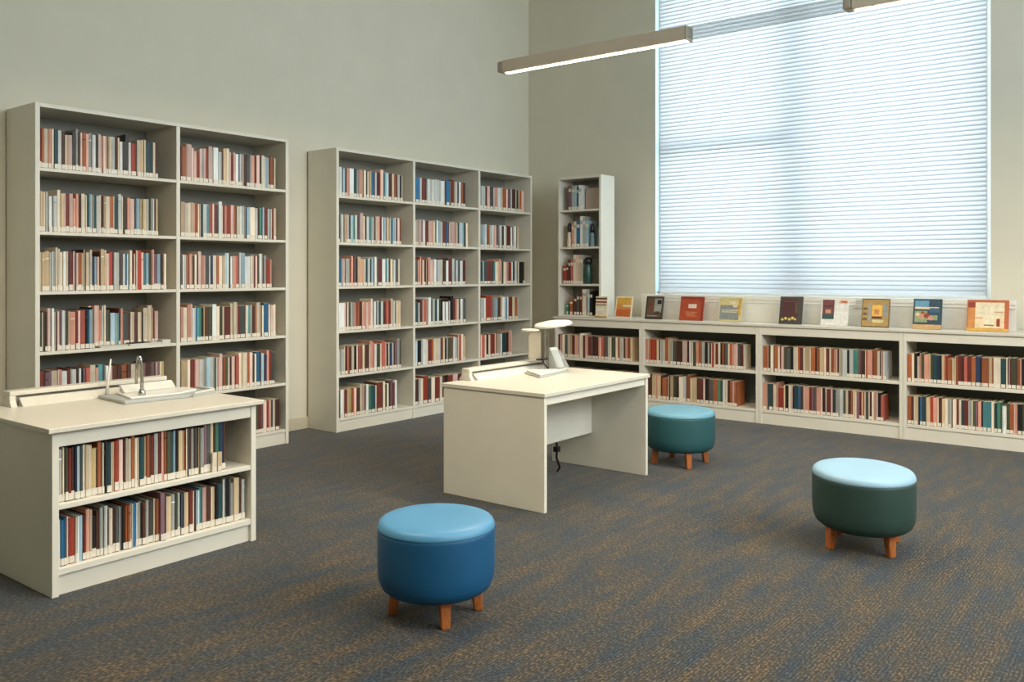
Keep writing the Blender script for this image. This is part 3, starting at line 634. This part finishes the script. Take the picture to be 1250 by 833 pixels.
for c, x, w, h, l in (('R', -5.488, .044, .198, 'short bright-red book on the third shelf of the ' + q), ('r', -5.442, .024, .208, 'short maroon book on the third shelf of the ' + q), ('m', -5.416, .030, .268, 'dark-brown book on the third shelf of the ' + q),
                      ('e', -5.384, .032, .272, 'terracotta book on the third shelf of the ' + q), ('w', -5.350, .034, .318, 'tall cream book on the third shelf of the ' + q), ('p', -5.314, .030, .318, 'tall pale-pink book on the third shelf of the ' + q),
                      ('t', -5.282, .026, .310, 'tan book on the third shelf of the ' + q), ('g', -5.254, .030, .312, 'light-grey book ending the row on the third shelf of the ' + q)):
    tower_book(c, x, w, h, z, l)
t = thing('vase', 'dark green vase with black top on the third shelf of the ' + q, 'vase', (-5.175, 8.0, z))
bm = bmesh.new(); lathe(bm, [(.028, .0005), (.038, .02), (.044, .08), (.042, .16), (.034, .205), (.036, .215)], -5.175, 8.0, z, 24); obj('vase_body', bm, mat('vase_green', (40, 76, 66), .3, .12, 20), t)
bm = bmesh.new(); lathe(bm, [(.034, .215), (.046, .235), (.045, .262), (.03, .285), (.012, .292)], -5.175, 8.0, z, 24); obj('stopper', bm, FK, t)
z = TSH[0]
for c, x, w, h, l, y in (('o', -5.415, .042, .165, 'short rust-brown book on the bottom shelf of the ' + q, 8.0), ('m', -5.350, .036, .205, 'dark-brown book on the bottom shelf of the ' + q, 7.985), ('G', -5.310, .036, .235, 'dark-grey book on the bottom shelf of the ' + q, 7.98),
                         ('r', -5.268, .026, .235, 'maroon book on the bottom shelf of the ' + q, 7.98), ('w', -5.226, .050, .285, 'wide cream book on the bottom shelf of the ' + q, 7.965), ('l', -5.160, .026, .265, 'light-blue book on the bottom shelf of the ' + q, 7.965),
                         ('k', -5.130, .036, .265, 'black book on the bottom shelf of the ' + q, 7.965), ('n', -5.475, .030, .120, 'tiny green book on the bottom shelf of the ' + q, 8.02)):
    tower_book(c, x, w, h, z, l, y)

# ------------------------------------------------------------------ books shown face-on along the counter
CZ = .9370
def cover_mat(n, rgb): return mat('cover_art_' + n, rgb, .4, .14, 30, .4)
PM = {n: cover_mat(n, c) for n, c in dict(orange=(184, 94, 50), gold=(206, 160, 70), amber=(200, 134, 70), cream=(224, 212, 182), brown=(58, 46, 40), umber=(96, 74, 56), grey=(150, 150, 142), red=(170, 74, 48), dred=(142, 52, 32),
        sand=(206, 192, 138), slate=(138, 142, 138), maroon=(74, 36, 38), char=(66, 62, 58), yellow=(216, 190, 96), white=(222, 220, 212), wine=(110, 52, 58), green=(30, 74, 70), ochre=(170, 138, 78), olive=(108, 92, 56), sun=(232, 178, 74),
        blue=(46, 92, 118), sky=(92, 150, 178), deep=(34, 66, 84), flesh=(196, 142, 118), meadow=(140, 152, 108), tan=(196, 158, 104), pale=(228, 202, 164), black=(30, 28, 28), peach=(222, 160, 116)).items()}
def display_book(label, x0, x1, h, base, patches, y=8.02, lean=12, yaw=0, th=.016, patches_round=()):
    w = x1 - x0; ms = [PM[base]]; bm = bmesh.new()
    bx(bm, 0, w, 0, .0025, 0, h); bx(bm, 0, w, th - .0025, th, 0, h); bx(bm, 0, .003, .0025, th - .0025, 0, h)
    k = 0
    for a, b, c, d, m in patches:
        if PM[m] not in ms: ms.append(PM[m])
        k += 1; e = .0006 + .00025 * k
        bx(bm, a * w, c * w, -e, .001, b * h, d * h, ms.index(PM[m]))
    for cx, cz, r, m in patches_round:
        if PM[m] not in ms: ms.append(PM[m])
        k += 1; e = .0006 + .00025 * k
        pts = [(cx * w + r * h * math.cos(2 * PI * i / 14), cz * h + r * h * .9 * math.sin(2 * PI * i / 14)) for i in range(14)]
        prism(bm, pts, 'y', -e, .001, ms.index(PM[m]))
    o = obj('display_book', bm, ms); tag(o, label, 'book', 'books shown face-on along the counter')
    o.location = (x0, y, CZ + .0008); o.rotation_euler = (math.radians(-lean), 0, math.radians(yaw))
    bm = bmesh.new(); bx(bm, .0035, w - .004, .0026, th - .0026, .004, h - .004); p = obj('page_block', bm, PAGES); p.parent = o
    # clear easel foot that keeps the book leaning
    return o
lines = lambda x0, x1, z0, n, m, dz=.05, t=.016: [(x0 + .03 * (i % 2), z0 - i * dz, x1 - .05 * ((i * 7) % 3), z0 - i * dz + t, m) for i in range(n)]
display_book('upright book with striped brown and cream cover, against the narrow corner bookcase', -5.02, -4.88, .228, 'cream', [(0, .86, 1, .94, 'umber'), (0, .70, 1, .77, 'dred'), (.05, .58, .95, .62, 'umber'), (.1, .30, .8, .50, 'white'), (0, .0, 1, .08, 'ochre')], y=7.905, lean=3, th=.02)
display_book('small gold and orange book with a hazy landscape cover, first along the counter', -4.852, -4.652, .235, 'cream', [(.06, .06, .94, .92, 'amber'), (.06, .62, .94, .92, 'gold'), (.06, .06, .94, .40, 'orange'), (.45, .52, .94, .60, 'cream')] )
display_book('dark brown book with grey collage cover on the counter', -4.485, -4.285, .240, 'brown', [(.08, .08, .92, .94, 'umber'), (.50, .30, .92, .90, 'grey'), (.66, .66, .90, .84, 'black'), (.2, .48, .42, .58, 'dred'), (.12, .12, .7, .16, 'grey'), (.55, .2, .85, .34, 'char')])
display_book('red-orange book with a small white title box on the counter', -4.090, -3.832, .244, 'red', [(.9, 0, 1, 1, 'dred'), (0, .9, 1, 1, 'dred'), (.36, .52, .70, .68, 'white'), (.40, .56, .66, .63, 'pale')] + lines(.25, .75, .34, 4, 'peach', .055))
display_book('sand-coloured book with a grey band across its cover', -3.662, -3.432, .242, 'sand', [(.04, .08, .90, .68, 'slate'), (.45, .72, .72, .86, 'cream'), (.86, .3, .97, .95, 'gold'), (.62, .60, .80, .68, 'cream')] + lines(.1, .86, .46, 2, 'cream', .07, .03))
display_book('dark maroon and charcoal book with yellow flowers at its foot', -3.052, -2.838, .262, 'char', [(.10, .26, .80, .92, 'maroon'), (.16, .80, .84, .84, 'wine'), (.70, .40, .78, .78, 'umber')], patches_round=[(.15, .16, .05, 'yellow'), (.30, .20, .055, 'yellow'), (.46, .17, .05, 'yellow'), (.60, .22, .055, 'yellow'), (.72, .18, .04, 'sun')])
display_book('white book with a small wine-and-green picture on its cover', -2.660, -2.420, .246, 'white', [(.04, .24, .48, .97, 'wine'), (.04, .24, .48, .42, 'green'), (.1, .70, .44, .76, 'maroon'), (.16, .46, .36, .60, 'flesh'), (.66, .84, .98, .95, 'peach'), (.74, .87, .94, .92, 'red')])
display_book('ochre book whose cover shows a glowing yellow window', -2.302, -2.068, .256, 'olive', [(.03, .04, .97, .96, 'ochre'), (.24, .18, .34, .84, 'grey'), (.38, .30, .74, .78, 'sun'), (.46, .44, .64, .62, 'amber'), (.38, .30, .74, .38, 'maroon'), (.78, .36, .92, .80, 'slate'), (.40, .16, .80, .26, 'sand'), (.06, .60, .20, .68, 'umber'), (.06, .42, .20, .50, 'umber'), (.06, .24, .20, .32, 'umber')])
display_book('blue-green picture book with a group of figures on its cover', -1.874, -1.648, .262, 'deep', [(.0, .0, 1, .15, 'tan'), (.06, .72, .55, .94, 'sky'), (.06, .66, .90, .73, 'pale'), (.58, .56, .92, .70, 'blue'), (.06, .22, .50, .60, 'meadow'), (.50, .30, .86, .46, 'meadow')], patches_round=[(.30, .42, .10, 'flesh'), (.48, .44, .09, 'dred'), (.62, .36, .08, 'flesh'), (.34, .54, .05, 'dred'), (.16, .48, .07, 'sand')])
display_book('large landscape orange-framed picture book with a pale scene, last along the counter', -1.455, -1.150, .262, 'orange', [(.20, .10, .90, .92, 'pale'), (.22, .46, .88, .90, 'cream'), (.03, .10, .20, .74, 'amber'), (.03, .76, .2, .92, 'dred'), (.40, .20, .66, .44, 'cream'), (.42, .18, .66, .21, 'umber'), (.22, .40, .4, .44, 'peach'), (.0, .0, 1, .09, 'gold'), (.72, .16, .80, .40, 'dred'), (.66, .60, .88, .63, 'tan')])
bm = bmesh.new(); bx(bm, 0, .078, -.0015, .0015, 0, .085); bx(bm, .006, .072, -.0022, -.001, .058, .064, 1); bx(bm, .006, .050, -.0022, -.001, .045, .049, 1)
o = obj('price_card', bm, [PAPER, PM['slate']]); o.location = (-2.395, 8.190, 1.095); tag(o, 'small white card with grey lines fixed to the backing board', 'card')  # a price card with printed lines, set just before the backing board

# booklets lying flat in front of the fourth-shelf books
zf = SH[2] + .0005
flat('booklet', 'white booklet lying flat at the middle of the fourth shelf, near bay', PAPER, -5.952, 3.075, zf, .085, .20, .011, .02)
flat('booklet', 'white booklet lying flat under the black one on the fourth shelf, near bay', PAPER, -5.955, 3.315, zf, .082, .235, .014, -.05)
flat('booklet', 'black thin booklet lying on a white booklet, fourth shelf, near bay', mat('booklet_black', (36, 32, 32), .5, .1, 30), -5.952, 3.275, zf + .0143, .070, .15, .005, .06)
flat('booklet', 'small white block of cards at the shelf end beside the booklets, fourth shelf', PAPER, -5.958, 3.476, zf, .075, .062, .028, -.05)

for lab, y, dx in (('short cream booklet standing before the last books, upper shelf of low cabinet', 2.560, 0), ('short pale booklet next to the cream one, upper shelf of low cabinet', 2.588, .002)):
    bm = bmesh.new(); bx(bm, -.006, .006, -.012, .012, 0, .098); bx(bm, .0055, .0068, -.010, .010, .004, .026, 1)
    o = obj('booklet', bm, [BM['t' if dx else 'w', 1], LABEL]); o.location = (-3.9175 + dx, y, .4034); tag(o, lab, 'booklet', 'short booklets standing in the low cabinet')

# ------------------------------------------------------------------ light and camera
w = bpy.data.worlds.new('sky'); bpy.context.scene.world = w; w.use_nodes = True
bg = w.node_tree.nodes['Background']; bg.inputs[0].default_value = (.86, .94, 1.0, 1); bg.inputs[1].default_value = 7.2

cam = bpy.data.cameras.new('camera'); co = bpy.data.objects.new('camera', cam); C.objects.link(co)
co.location = (0, 0, 1.42); co.rotation_euler = (PI / 2, 0, math.radians(37.9))
cam.sensor_width = 36; cam.lens = 1060 / 1250 * 36; cam.shift_y = -83.5 / 1250; cam.clip_start = .05
sc = bpy.context.scene; sc.camera = co
sc.view_settings.view_transform = 'Standard'; sc.view_settings.look = 'None'; sc.view_settings.gamma = 1; sc.view_settings.use_curve_mapping = False
sc.view_settings.exposure = 0.37
sc.cycles.use_denoising = True
sc.cycles.max_bounces = 8; sc.cycles.diffuse_bounces = 5; sc.cycles.transmission_bounces = 6; sc.cycles.transparent_max_bounces = 8
sc.cycles.sample_clamp_indirect = 6
